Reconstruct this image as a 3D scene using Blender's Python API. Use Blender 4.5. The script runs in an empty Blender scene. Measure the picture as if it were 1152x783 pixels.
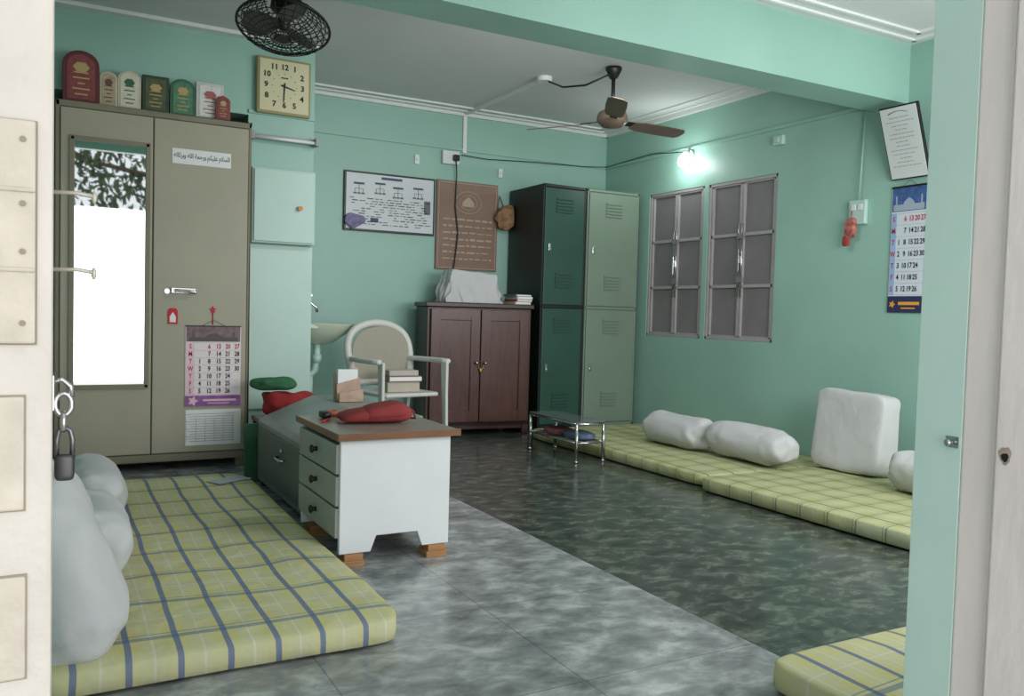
import bpy, bmesh, math, random
from mathutils import Vector, Matrix, noise, Euler
random.seed(7)
C=bpy.context.collection
sc=bpy.context.scene
try:
    sc.view_settings.view_transform='Standard'; sc.view_settings.look='None'
    sc.view_settings.exposure=0.0
except Exception: pass
# ------------------------------------------------------------ materials
def lin(c):
    return tuple(((v/255)/12.92 if v/255<=.04045 else ((v/255+.055)/1.055)**2.4) for v in c)
MC={}
def M(name,rgb,rough=.5,metal=0,var=.08,scale=6,bump=0.0,emit=0,bscale=None,spec=.5,stretch=None,var2=0):
    if name in MC: return MC[name]
    m=bpy.data.materials.new(name); m.use_nodes=True; nt=m.node_tree; N=nt.nodes; L=nt.links
    p=N['Principled BSDF']; c=lin(rgb)
    tc=N.new('ShaderNodeTexCoord'); mp=N.new('ShaderNodeMapping'); L.new(tc.outputs['Object'],mp.inputs[0])
    if stretch: mp.inputs['Scale'].default_value=stretch
    nz=N.new('ShaderNodeTexNoise'); nz.inputs['Scale'].default_value=scale; nz.inputs['Detail'].default_value=5
    L.new(mp.outputs[0],nz.inputs['Vector'])
    r=N.new('ShaderNodeValToRGB'); r.color_ramp.elements[0].position=.3; r.color_ramp.elements[1].position=.7
    r.color_ramp.elements[0].color=(*[v*(1-var) for v in c],1); r.color_ramp.elements[1].color=(*[min(1,v*(1+var)) for v in c],1)
    L.new(nz.outputs['Fac'],r.inputs[0]); L.new(r.outputs[0],p.inputs['Base Color'])
    p.inputs['Roughness'].default_value=rough; p.inputs['Metallic'].default_value=metal
    p.inputs['Specular IOR Level'].default_value=spec
    if bump:
        n2=N.new('ShaderNodeTexNoise'); n2.inputs['Scale'].default_value=bscale or 30; n2.inputs['Detail'].default_value=4
        L.new(mp.outputs[0],n2.inputs['Vector'])
        b=N.new('ShaderNodeBump'); b.inputs['Strength'].default_value=bump; b.inputs['Distance'].default_value=.01
        L.new(n2.outputs['Fac'],b.inputs['Height']); L.new(b.outputs[0],p.inputs['Normal'])
    if emit:
        p.inputs['Emission Color'].default_value=(*c,1); p.inputs['Emission Strength'].default_value=emit
    MC[name]=m; return m
def math_(N,L,op,a,b=None,c=None):
    n=N.new('ShaderNodeMath'); n.operation=op
    for i,v in enumerate((a,b,c)):
        if v is None: continue
        if isinstance(v,(int,float)): n.inputs[i].default_value=v
        else: L.new(v,n.inputs[i])
    return n.outputs[0]
def mixc(N,L,f,a,b):
    n=N.new('ShaderNodeMix'); n.data_type='RGBA'
    if isinstance(f,(int,float)): n.inputs[0].default_value=f
    else: L.new(f,n.inputs[0])
    for i,v in ((6,a),(7,b)):
        if isinstance(v,tuple): n.inputs[i].default_value=(*v[:3],1)
        else: L.new(v,n.inputs[i])
    return n.outputs[2]
def floor_mat():
    m=bpy.data.materials.new('marble_tile_floor'); m.use_nodes=True; nt=m.node_tree; N=nt.nodes; L=nt.links; p=N['Principled BSDF']
    g=N.new('ShaderNodeNewGeometry'); s=N.new('ShaderNodeSeparateXYZ'); L.new(g.outputs['Position'],s.inputs[0])
    def marb(scale,rough,dist,stops,rot):
        mp=N.new('ShaderNodeMapping'); mp.inputs['Rotation'].default_value=(0,0,rot); mp.inputs['Scale'].default_value=(1.0,1.5,1); L.new(g.outputs['Position'],mp.inputs[0])
        n1=N.new('ShaderNodeTexNoise'); n1.inputs['Scale'].default_value=scale; n1.inputs['Detail'].default_value=9; n1.inputs['Roughness'].default_value=rough; n1.inputs['Distortion'].default_value=dist
        L.new(mp.outputs[0],n1.inputs['Vector'])
        r1=N.new('ShaderNodeValToRGB'); e=r1.color_ramp.elements
        e[0].position=stops[0][0]; e[0].color=(*lin(stops[0][1]),1); e[1].position=stops[2][0]; e[1].color=(*lin(stops[2][1]),1)
        k=r1.color_ramp.elements.new(stops[1][0]); k.color=(*lin(stops[1][1]),1)
        L.new(n1.outputs['Fac'],r1.inputs[0]); return r1.outputs[0]
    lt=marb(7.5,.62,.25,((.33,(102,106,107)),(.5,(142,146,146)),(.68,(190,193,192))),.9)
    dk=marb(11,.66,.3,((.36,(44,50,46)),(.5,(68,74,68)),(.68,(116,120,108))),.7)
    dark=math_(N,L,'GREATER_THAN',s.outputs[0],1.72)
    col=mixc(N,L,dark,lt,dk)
    fx=math_(N,L,'FRACT',math_(N,L,'DIVIDE',math_(N,L,'ADD',s.outputs[0],3.88),.56))
    fy=math_(N,L,'FRACT',math_(N,L,'DIVIDE',math_(N,L,'ADD',s.outputs[1],5.6),.56))
    gr=math_(N,L,'MAXIMUM',math_(N,L,'LESS_THAN',fx,.008),math_(N,L,'LESS_THAN',fy,.008))
    col=mixc(N,L,math_(N,L,'MULTIPLY',gr,.5),col,lin((66,70,70)))
    L.new(col,p.inputs['Base Color'])
    n3=N.new('ShaderNodeTexNoise'); n3.inputs['Scale'].default_value=2.5; L.new(g.outputs['Position'],n3.inputs['Vector'])
    L.new(math_(N,L,'MULTIPLY_ADD',n3.outputs['Fac'],.22,.10),p.inputs['Roughness'])
    return m
def plaid(name,base,alt,line,cross,white,px,py,wl=.10,la=.8,ca=.6):
    m=bpy.data.materials.new(name); m.use_nodes=True; nt=m.node_tree; N=nt.nodes; L=nt.links; p=N['Principled BSDF']
    tc=N.new('ShaderNodeTexCoord'); s=N.new('ShaderNodeSeparateXYZ'); L.new(tc.outputs['Object'],s.inputs[0])
    nz=N.new('ShaderNodeTexNoise'); nz.inputs['Scale'].default_value=2.2; L.new(tc.outputs['Object'],nz.inputs['Vector'])
    w=math_(N,L,'MULTIPLY',math_(N,L,'SUBTRACT',nz.outputs['Fac'],.5),.03)
    X=math_(N,L,'ADD',s.outputs[0],w); Y=math_(N,L,'ADD',s.outputs[1],w)
    fx=math_(N,L,'FRACT',math_(N,L,'DIVIDE',math_(N,L,'ADD',X,10.03),px)); fy=math_(N,L,'FRACT',math_(N,L,'DIVIDE',math_(N,L,'ADD',Y,10),py))
    def band(f,a,b): return math_(N,L,'MULTIPLY',math_(N,L,'GREATER_THAN',f,a),math_(N,L,'LESS_THAN',f,b))
    col=mixc(N,L,math_(N,L,'MULTIPLY',band(fx,.30,.80),.55),lin(base),lin(alt))
    col=mixc(N,L,math_(N,L,'MULTIPLY',band(fy,.35,.75),.55),col,lin(alt))
    col=mixc(N,L,math_(N,L,'MULTIPLY',band(fx,.53,.58),.6),col,lin(white))
    col=mixc(N,L,math_(N,L,'MULTIPLY',band(fy,.53,.56),.6),col,lin(white))
    col=mixc(N,L,math_(N,L,'MULTIPLY',band(fy,.0,wl*.6),ca),col,lin(cross))
    col=mixc(N,L,math_(N,L,'MULTIPLY',band(fy,.12,.14),ca),col,lin(cross))
    col=mixc(N,L,math_(N,L,'MULTIPLY',band(fx,.0,wl),la),col,lin(line))
    L.new(col,p.inputs['Base Color']); p.inputs['Roughness'].default_value=.9; p.inputs['Specular IOR Level'].default_value=.15
    n2=N.new('ShaderNodeTexNoise'); n2.inputs['Scale'].default_value=8; n2.inputs['Detail'].default_value=3; L.new(tc.outputs['Object'],n2.inputs['Vector'])
    b=N.new('ShaderNodeBump'); b.inputs['Strength'].default_value=.5; b.inputs['Distance'].default_value=.03; L.new(n2.outputs['Fac'],b.inputs['Height']); L.new(b.outputs[0],p.inputs['Normal'])
    return m
# ------------------------------------------------------------ mesh builder
class MB:
    def __init__(s): s.bm=bmesh.new()
    def _add(s,verts,faces,mi,T=None,smooth=False):
        vs=[s.bm.verts.new((T@Vector(v)) if T else v) for v in verts]
        for f in faces:
            try:
                q=s.bm.faces.new([vs[i] for i in f]); q.material_index=mi; q.smooth=smooth
            except ValueError: pass
        return s
    def box(s,x0,x1,y0,y1,z0,z1,mi=0,T=None):
        v=[(x,y,z) for x in (x0,x1) for y in (y0,y1) for z in (z0,z1)]
        return s._add(v,[(0,1,3,2),(4,6,7,5),(0,4,5,1),(2,3,7,6),(0,2,6,4),(1,5,7,3)],mi,T)
    def prism(s,poly,axis,a,b,mi=0,T=None,smooth=False):
        def mk(p,t):
            return {'x':(t,p[0],p[1]),'y':(p[0],t,p[1]),'z':(p[0],p[1],t)}[axis]
        n=len(poly); v=[mk(p,a) for p in poly]+[mk(p,b) for p in poly]
        f=[tuple(range(n)),tuple(range(2*n-1,n-1,-1))]+[(i,(i+1)%n,n+(i+1)%n,n+i) for i in range(n)]
        return s._add(v,f,mi,T,smooth)
    def cyl(s,p1,p2,r,r2=None,n=16,mi=0,T=None):
        p1=Vector(p1);p2=Vector(p2); r2=r if r2 is None else r2
        d=(p2-p1).normalized(); a=d.orthogonal().normalized(); b=d.cross(a)
        v=[];f=[]
        for P,R in ((p1,r),(p2,r2)):
            for i in range(n):
                t=2*math.pi*i/n; v.append(tuple(P+a*R*math.cos(t)+b*R*math.sin(t)))
        f=[(i,(i+1)%n,n+(i+1)%n,n+i) for i in range(n)]
        s._add(v,f,mi,T,True); s._add(v[:n],[tuple(range(n))],mi,T); s._add(v[n:],[tuple(range(n))],mi,T); return s
    def tube(s,path,r,n=8,mi=0,closed=False,T=None,flat=None):
        P=[Vector(p) for p in path]; m=len(P); v=[];f=[]; up=None
        for i,p in enumerate(P):
            if closed: d=(P[(i+1)%m]-P[i-1])
            else: d=P[min(i+1,m-1)]-P[max(i-1,0)]
            d.normalize()
            if up is None: up=d.orthogonal().normalized()
            a=(up-d*up.dot(d)).normalized(); up=a; b=d.cross(a)
            rr=r[i] if isinstance(r,(list,tuple)) else r
            for k in range(n):
                t=2*math.pi*k/n; v.append(tuple(p+a*rr*math.cos(t)+b*rr*math.sin(t)))
        R=m if closed else m-1
        for i in range(R):
            j=(i+1)%m
            for k in range(n): f.append((i*n+k,i*n+(k+1)%n,j*n+(k+1)%n,j*n+k))
        if not closed: f+= [tuple(range(n)),tuple(range((m-1)*n,m*n))]
        return s._add(v,f,mi,T,True)
    def lathe(s,prof,c=(0,0,0),n=24,mi=0,T=None,sx=1,sy=1,a0=0,a1=2*math.pi):
        full=abs(a1-a0-2*math.pi)<1e-6; cnt=n if full else n+1; v=[];f=[]
        for r,z in prof:
            for i in range(cnt):
                t=a0+(a1-a0)*i/n; v.append((c[0]+r*math.cos(t)*sx,c[1]+r*math.sin(t)*sy,c[2]+z))
        for j in range(len(prof)-1):
            for i in range(n):
                i2=(i+1)%cnt if full else i+1
                f.append((j*cnt+i,j*cnt+i2,(j+1)*cnt+i2,(j+1)*cnt+i))
        return s._add(v,f,mi,T,True)
    def superq(s,c,a,b,h,e1=.6,e2=.6,axis='z',nu=24,nv=40,mi=0,wob=0,seed=0,T=None,taper=0):
        def sp(w,e): return math.copysign(abs(w)**e,w)
        v=[];f=[]
        for i in range(nu+1):
            u=-math.pi/2+math.pi*i/nu
            for j in range(nv):
                t=2*math.pi*j/nv
                z=h*sp(math.sin(u),e1); k=1-taper*z/h
                x=k*a*sp(math.cos(u),e1)*sp(math.cos(t),e2); y=k*b*sp(math.cos(u),e1)*sp(math.sin(t),e2)
                if axis=='y': x,y,z=x,z,y
                if axis=='x': x,y,z=z,x,y
                q=Vector((x,y,z))
                if wob: q*=1+wob*(noise.noise(q*7+Vector((seed,0,0)))+.5*noise.noise(q*18+Vector((0,seed,0))))
                v.append((q.x+c[0],q.y+c[1],q.z+c[2]))
        for i in range(nu):
            for j in range(nv): f.append((i*nv+j,i*nv+(j+1)%nv,(i+1)*nv+(j+1)%nv,(i+1)*nv+j))
        return s._add(v,f,mi,T,True)
    def text(s,body,size,x,y,z,mi=0,align='CENTER',T=None,sx=1,bold=0):
        cu=bpy.data.curves.new('t','FONT'); cu.body=body; cu.size=size; cu.align_x=align; cu.align_y='CENTER'; cu.resolution_u=2; cu.offset=bold
        ob=bpy.data.objects.new('t',cu); C.objects.link(ob); bpy.context.view_layer.update()
        me=bpy.data.meshes.new_from_object(ob.evaluated_get(bpy.context.evaluated_depsgraph_get()))
        mt=Matrix.Translation((x,y,z))@Matrix.Rotation(math.pi/2,4,'X')@Matrix.Diagonal((sx,1,1,1))
        if T: mt=T@mt
        me.transform(mt)
        n0=len(s.bm.faces); s.bm.from_mesh(me); s.bm.faces.ensure_lookup_table()
        for q in s.bm.faces[n0:]: q.material_index=mi
        bpy.data.objects.remove(ob); bpy.data.curves.remove(cu); bpy.data.meshes.remove(me)
        return s
ORG={}
def root_of(o):
    while o.parent: o=o.parent
    return o
def fin(mb,name,parent,mats,bevel=0,sub=0,seg=2,label=None,weld=True):
    me=bpy.data.meshes.new(name)
    if weld: bmesh.ops.remove_doubles(mb.bm,verts=mb.bm.verts,dist=1e-5)
    bmesh.ops.recalc_face_normals(mb.bm,faces=mb.bm.faces)
    if parent is not None:
        o=ORG.get(root_of(parent).name)
        if o is not None: bmesh.ops.translate(mb.bm,verts=mb.bm.verts,vec=-o)
    mb.bm.to_mesh(me); mb.bm.free()
    if not isinstance(mats,(list,tuple)): mats=[mats]
    for m in mats: me.materials.append(m)
    ob=bpy.data.objects.new(name,me); C.objects.link(ob)
    if parent is not None: ob.parent=parent
    if bevel:
        b=ob.modifiers.new('bevel','BEVEL'); b.width=bevel; b.segments=seg; b.limit_method='ANGLE'; b.angle_limit=math.radians(40)
    if sub:
        b=ob.modifiers.new('sub','SUBSURF'); b.levels=sub; b.render_levels=sub
    if label: ob['label']=label
    return ob
def thing(name,label,cat,loc,rot=None,world=True,group=None):
    e=bpy.data.objects.new(name,None); e.location=loc; C.objects.link(e); e.empty_display_size=.1
    if rot: e.rotation_euler=rot
    e['label']=label; e['category']=cat
    if group: e['group']=group
    if world: ORG[e.name]=Vector(loc)
    return e
def single(mb,name,label,cat,loc,mats,group=None,**k):
    """one-mesh thing, authored in world coordinates, origin at loc"""
    bmesh.ops.translate(mb.bm,verts=mb.bm.verts,vec=-Vector(loc))
    ob=fin(mb,name,None,mats,**k); ob.location=loc; ob['label']=label; ob['category']=cat
    if group: ob['group']=group
    return ob
def structure(mb,name,mats,**k):
    ob=fin(mb,name,None,mats,**k); ob['kind']='structure'; return ob
# ------------------------------------------------------------ palette
MINT=M('mint_wall_paint',(149,188,175),.42,var=.06,scale=1.7,bump=.12,bscale=14)
MINTL=M('pale_mint_paint',(180,207,198),.4,var=.04,scale=3)
MINTJ=M('lit_jamb_mint',(200,226,217),.4,var=.05,scale=3,bump=.1)  # wall mint made paler, doorway light on the jamb put into the colour
CEIL=M('ceiling_whitewash',(216,217,217),.8,var=.03,scale=2)
TRIMW=M('cornice_white',(228,230,228),.6,var=.03)
WHITE=M('white_laminate',(220,222,224),.35,var=.03)
PINKW=M('old_white_door_paint',(238,226,223),.45,var=.07,scale=5,bump=.25,stretch=(1,1,.4))
CREAMW=M('cream_door_paint',(198,193,184),.5,var=.10,scale=9,bump=.4)
STEEL=M('khaki_steel_paint',(160,155,136),.42,var=.06,scale=3)
STEELD=M('khaki_steel_dark',(124,119,100),.5,var=.08)
GREY=M('window_grey_paint',(166,161,162),.5,var=.08,scale=9)
GREYD=M('dull_grey_pane',(128,123,126),.35,var=.10,scale=4)
CHROME=M('chrome',(190,190,190),.22,1,var=.05)
DARKM=M('dark_metal',(52,50,48),.4,.6,var=.1)
BLACK=M('black_plastic',(22,22,24),.4,var=.1)
INK=M('black_ink',(28,28,34),.7,var=.02)
REDINK=M('red_ink',(196,40,50),.7,var=.02)
PAPER=M('white_paper',(228,228,228),.7,var=.02)
WOODR=M('reddish_brown_wood',(74,38,32),.34,var=.28,scale=7,stretch=(6,6,.8))
WOODD=M('dark_wood',(56,29,25),.38,var=.25,scale=7,stretch=(6,6,.8))
WOODB=M('brown_laminate',(122,86,62),.35,var=.18,scale=9,stretch=(1,6,6))
BLOCK=M('raw_wood_block',(168,122,80),.7,var=.2,scale=12,stretch=(1,1,8))
LOCKD=M('dark_green_steel',(42,78,67),.4,var=.08,scale=3)
LOCKS=M('blackish_green_steel',(20,30,28),.45,var=.1)
LOCKL=M('light_green_steel',(122,140,124),.42,var=.06,scale=3)
PLAST=M('white_plastic',(206,206,201),.4,var=.03)
CLOTH=M('white_cushion_cotton',(198,198,199),.9,var=.04,scale=5,bump=.8,bscale=9,spec=.1)
FANB=M('brown_fan_enamel',(116,98,86),.4,var=.08)
RED=M('red_leather',(136,56,56),.75,var=.15,bump=.4,bscale=14,spec=.2)
REDC=M('red_cloth',(156,38,44),.85,var=.15,bump=.5,bscale=20)
GREENC=M('green_cloth',(52,104,70),.85,var=.15,bump=.5,bscale=20)
MIRROR=M('mirror_glass',(235,240,240),.02,1,var=0)
CREAM=M('cream_clock_face',(202,196,160),.5,var=.03)
BOARD=M('brown_board',(136,108,94),.5,var=.1,scale=5)
BCREAM=M('board_cream_print',(180,162,142),.6,var=.05)
GREYTOP=M('worn_grey_laminate',(128,135,132),.35,var=.12,scale=8)
GREYFACE=M('dull_green_grey_steel',(98,105,101),.45,var=.1,scale=6)
# ------------------------------------------------------------ room shell
W,D,H=4.15,5.945,2.43
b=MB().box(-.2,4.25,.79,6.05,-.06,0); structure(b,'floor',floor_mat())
b=MB().box(-.2,4.25,.79,6.05,H,H+.1); structure(b,'ceiling',CEIL)
b=MB().box(1.38,4.25,D,D+.1,0,H); structure(b,'wall_back',MINT)
b=MB(); b.box(-.18,1.0,5.40,5.5,0,H).box(-.08,1.0,5.0,5.40,1.99,H); structure(b,'wall_alcove',MINT)
b=MB().box(1.0,1.38,5.0,D+.1,0,H); structure(b,'wall_pillar',MINT)
b=MB().box(-.18,-.08,.90,5.40,0,H); structure(b,'wall_left',MINT)
wy0,wy1,wz0,wz1=4.0,5.33,.75,1.855
b=MB(); b.box(W,W+.1,.79,wy0,0,H); b.box(W,W+.1,wy1,D,0,H); b.box(W,W+.1,wy0,wy1,0,wz0); b.box(W,W+.1,wy0,wy1,wz1,H)
b.box(W,W+.1,4.655,4.70,wz0,wz1); structure(b,'wall_right',MINT)
b=MB(); b.box(1.282,2.0,.822,.90,0,H).box(2.0,3.9,.822,.90,0,.8).box(2.0,3.9,.822,.90,1.95,H).box(3.9,W+.1,.822,.90,0,H); b.box(-.08,1.282,.822,.90,2.30,H+.1); b.box(-1.6,-.08,.822,.90,-.1,H)  # front opening is added, out of view, to let fill light in
structure(b,'wall_front',MINT)
b=MB().box(1.276,1.2825,.820,.902,0,2.30); structure(b,'trim_8',MINTJ,bevel=.001)
b=MB().box(-.08,W,3.07,3.30,2.11,H); structure(b,'trim_1',MINT)
b=MB()
for o in (.07,.17):
    b.box(1.38,W-o,D-o-.022,D-o,H-.012,H); b.box(W-o-.022,W-o,3.30,D-o,H-.012,H)
b.box(1.38,W,D-.03,D,H-.03,H); b.box(W-.03,W,3.30,D,H-.03,H); 
b.box(-.08,1.38,4.93,5.0,H-.02,H)
structure(b,'trim_2',TRIMW)
b=MB()
for o in (.06,.15): b.box(1.3,W-o,3.07-o-.02,3.07-o,H-.012,H); b.box(W-o-.02,W-o,.9,3.07-o,H-.012,H)
structure(b,'trim_3',TRIMW)
b=MB(); b.box(1.38,W,D-.018,D,2.135,2.155); b.box(W-.018,W,3.30,D,2.135,2.155); b.box(1.0,1.38,4.985,5.0,2.0,2.02)
structure(b,'trim_4',MINT)
b=MB().box(-6,9,-12,.818,-.14,-.06); structure(b,'ground',M('pale_concrete',(196,192,184),.9,var=.1))  # one even light concrete colour
def window(name,y0,y1):
    t=bpy.data.objects.new(name,None); C.objects.link(t); t.location=(W,(y0+y1)/2,wz0); t['kind']='structure'; ORG[t.name]=Vector(t.location)
    b=MB(); fr=.022
    b.box(W+.005,W+.05,y0,y0+fr,wz0,wz1); b.box(W+.005,W+.05,y1-fr,y1,wz0,wz1); b.box(W+.005,W+.05,y0,y1,wz0,wz0+fr); b.box(W+.005,W+.05,y0,y1,wz1-fr,wz1)
    f=fin(b,'window_frame',t,GREY,bevel=.003)
    ym=(y0+y1)/2
    for a,c in ((y0+fr,ym),(ym,y1-fr)):
        b=MB(); s=.022; rows=3; hh=(wz1-wz0-2*fr)/rows
        b.box(W+.012,W+.035,a+.003,a+s,wz0+fr,wz1-fr); b.box(W+.012,W+.035,c-s,c-.003,wz0+fr,wz1-fr)
        for k in range(rows+1):
            z=wz0+fr+k*hh; b.box(W+.012,W+.035,a,c,z-.011 if k else z,z+.011 if k<rows else z)
        sh=fin(b,'shutter',t,GREY,bevel=.002)
        b=MB().box(W+.028,W+.034,a+.01,c-.01,wz0+fr,wz1-fr); fin(b,'shutter_pane',sh,GREYD)
        yb_=(a+.012 if a>ym-.01 else c-.02)
        b=MB().cyl((W+.004,yb_,wz0+.3),(W+.004,yb_,wz1-.3),.005)
        fin(b,'shutter_bolt',sh,CHROME)
        for z in (wz0+.42,wz0+.72):
            b=MB().box(W-.002,W+.012,yb_-.015,yb_+.015,z-.02,z+.02); fin(b,'bolt_plate',sh,GREYD,bevel=.002)
    b=MB().box(W-.004,W+.012,ym-.02,ym+.02,1.28,1.33).box(W-.012,W+.0,ym-.006,ym+.006,1.22,1.36); fin(b,'latch',t,CHROME,bevel=.002)
window('window_1',4.70,5.33); window('window_2',4.0,4.655)
b=MB().box(W+.06,W+.1,3.95,5.38,.7,1.9); structure(b,'trim_5',GREYD)
# tree outside the doorway (seen in the cupboard mirror)
t=thing('tree','leafy dark green tree standing outside the doorway','tree',(2.6,-4.2,-.06))
BARK=M('tree_bark',(92,78,64),.9,var=.3,scale=20)
b=MB().tube([(2.6,-4.2,-.06),(2.55,-4.2,1.2),(2.4,-4.15,2.4),(2.1,-4.1,3.4)],[.14,.11,.09,.05],n=12); fin(b,'trunk',t,BARK)
for P in ([(2.42,-4.15,2.3),(1.6,-4.1,2.75),(.6,-4.0,2.9),(-.2,-3.9,3.2)],[(2.25,-4.12,2.9),(1.5,-4.2,3.4),(.7,-4.3,3.8)]):
    b=MB().tube(P,[.06,.045,.03,.02][:len(P)],n=8); fin(b,'branch',t,BARK)
b=MB()
for k in range(2200):
    x=random.uniform(-.8,3.2); z=2.22+abs(random.gauss(.55,.5)); y=random.uniform(-4.6,-3.7); s_=random.uniform(.05,.10)
    if z<2.25: continue
    R=Euler((random.uniform(0,6),random.uniform(0,6),random.uniform(0,6))).to_matrix().to_4x4()
    b._add([(-s_,0,0),(0,-s_*.4,0),(s_,0,0),(0,s_*.4,0)],[(0,1,2,3)],0,Matrix.Translation((x,y,z))@R)
o=fin(b,'foliage',t,M('leaf_green',(70,92,60),.7,var=.3),weld=False); o['kind']='stuff'
# left door leaf (edge towards viewer)
dl=bpy.data.objects.new('door_1',None); C.objects.link(dl); dl.location=(0,.62,0); dl['kind']='structure'; ORG['door_1']=Vector((0,.62,0))
b=MB().box(-.062,.003,.62,.815,0,1.84); leaf=fin(b,'door_leaf',dl,CREAMW,bevel=.003)
BLK=M('cream_wood_block',(192,185,171),.6,var=.12,scale=30,bump=.5); DKE=M('gap_shade',(150,140,124),.8)  # last tone is painted shade for the gaps round the blocks
for z0,z1,xa,xb_,th in ((.872,1.012,-.047,-.007,.007),(.765,.838,-.040,-.013,.0035),(.655,.722,-.040,-.012,.0035)):
    b=MB().box(xa-.001,xb_+.001,.6189,.6205,z0-.001,z1+.001); fin(b,'block_shade_rim',leaf,DKE)  # thin darker sheet behind the block, recess shade painted as an outline
    b=MB().box(xa,xb_,.62-th,.62,z0,z1)
    if z1>1: b.box(xa,xb_,.611,.62,z0+.045,z0+.048).box(xa,xb_,.611,.62,z0+.095,z0+.098)
    fin(b,'lock_block',leaf,BLK,bevel=.0015)
for z in (.885,.93,.96,1.0):
    for x in (-.036,-.014):
        b=MB().cyl((x,.6135,z),(x,.6118,z),.0018); fin(b,'screw',leaf,M('dull_screw',(130,122,108),.5,.4))
PB=M('pale_metal',(188,184,170),.4,.3)
for z in (.984,.924):
    b=MB().tube([(.003,.75,z),(.020,.75,z+.0006),(.032,.75,z-.0012)],.0016).superq((.032,.75,z-.002),.002,.002,.005,1,1,nu=6,nv=8)
    fin(b,'door_hook',leaf,PB)
def ring(c,r,ax,n=18,k=1):
    o=[]
    for i in range(n):
        t=2*math.pi*i/n
        o.append((c[0]+(r*math.cos(t) if ax!='x' else 0),c[1]+(r*math.cos(t) if ax=='x' else 0),c[2]+k*r*math.sin(t)))
    return o
b=MB().box(.002,.0045,.735,.765,.815,.842).tube([(.003,.75,.835),(.010,.75,.838),(.016,.75,.832),(.017,.75,.824)],.0022)
b.tube(ring((.011,.75,.818),.0058,'y',k=1.5),.0022,closed=True).tube(ring((.011,.75,.804),.0045,'x',k=1.5),.0022,closed=True)
fin(b,'hasp_staple',leaf,CHROME)
PADM=M('dark_padlock_steel',(78,78,80),.35,.7)
pl=thing('padlock','small dark steel padlock hanging open on door hasp','padlock',(.012,.75,.757))
b=MB().superq((.012,.75,.768),.0072,.005,.0105,.4,.6,nu=14,nv=20); body=fin(b,'padlock_body',pl,PADM)
b=MB().tube([(.0065,.75,.773),(.0065,.75,.790),(.008,.75,.797),(.012,.75,.800),(.016,.75,.797),(.0175,.75,.790),(.0175,.75,.773)],.0020); fin(b,'shackle',pl,M('shackle_steel',(120,120,122),.25,.9))
# right door frame + leaf
dr=bpy.data.objects.new('door_2',None); C.objects.link(dr); dr.location=(1.28,.79,0); dr['kind']='structure'; ORG['door_2']=Vector((1.28,.79,0))
b=MB().box(1.276,1.33,.765,.820,-.06,1.9); fin(b,'door_frame',dr,PINKW,bevel=.004)
b=MB().box(1.262,1.30,.12,.758,-.02,1.84); lf=fin(b,'door_leaf',dr,PINKW,bevel=.004)
pp=[]
for k in range(18):
    a=k*math.pi/9; r=.0095*(1+.12*math.sin(3*a+.6)+.07*math.sin(7*a)); pp.append((.741+r*math.cos(a),.706+r*1.4*math.sin(a)))
b=MB().prism(pp,'x',1.2612,1.2625); fin(b,'chipped_paint',lf,M('bare_wood',(168,150,140),.8,var=.2,scale=60))
b=MB().prism([(.741+(q[0]-.741)*.6,.703+(q[1]-.706)*.5) for q in pp],'x',1.2608,1.2616); fin(b,'bolt_hole',lf,DARKM)
b=MB().cyl((1.276,.833,.712),(1.262,.833,.712),.0032).superq((1.26,.833,.712),.004,.006,.006,1,1,nu=8,nv=10).box(1.274,1.277,.824,.845,.703,.721); fin(b,'latch',dr,CHROME)
# ------------------------------------------------------------ steel cupboard
t=thing('steel_cupboard','tall khaki steel cupboard with mirror, against mint wall','cupboard',(.505,5.06,0))
x0,x1,yf,zt=.03,.985,4.83,1.905; yb=5.33
b=MB().box(x0,x1,yf+.012,yb,.05,zt).box(x0,x1,yf,yf+.02,.05,.09).box(x0,x1,yf,yf+.02,zt-.03,zt).box(x0,x0+.02,yf,yf+.02,.05,zt).box(x1-.015,x1,yf,yf+.02,.05,zt)
for xx in (x0+.01,x1-.06): b.box(xx,xx+.05,yf+.02,yf+.07,0,.05); b.box(xx,xx+.05,yb-.07,yb-.02,0,.05)
fin(b,'cupboard_body',t,STEELD,bevel=.004)
b=MB().box(x0+.022,.480,yf-.008,yf+.012,.095,zt-.034); d1=fin(b,'cupboard_door',t,STEEL,bevel=.004)
b=MB().box(.486,x1-.017,yf-.008,yf+.012,.095,zt-.034); d2=fin(b,'cupboard_door',t,STEEL,bevel=.004)
b=MB()
mx0,mx1,mz0,mz1=.115,.445,.47,1.71
b.box(mx0-.02,mx1+.02,yf-.02,yf-.008,mz1,mz1+.02).box(mx0-.02,mx1+.02,yf-.02,yf-.008,mz0-.02,mz0).box(mx0-.02,mx0,yf-.02,yf-.008,mz0-.02,mz1+.02).box(mx1,mx1+.02,yf-.02,yf-.008,mz0-.02,mz1+.02)
fin(b,'mirror_frame',d1,STEELD,bevel=.003)
b=MB().box(mx0,mx1,yf-.012,yf-.008,mz0,mz1); fin(b,'mirror',d1,MIRROR)
b=MB().box(.575,.70,yf-.022,yf-.008,.955,.985).cyl((.60,yf-.02,.968),(.60,yf-.05,.968),.010).tube([(.59,yf-.045,.97),(.65,yf-.048,.968),(.70,yf-.045,.962)],.008)
fin(b,'door_handle',d2,CHROME,bevel=.002)
b=MB().cyl((.555,yf-.008,.965),(.555,yf-.014,.965),.014); fin(b,'keyhole',d2,CHROME)
st=thing('sticker','white paper strip sticker with black Arabic greeting','sticker',(.725,yf-.009,1.69))
sx0,sx1,sz0,sz1=.575,.875,1.645,1.725
b=MB().box(sx0,sx1,yf-.0105,yf-.0085,sz0,sz1); fin(b,'sticker_paper',st,PAPER)
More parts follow.
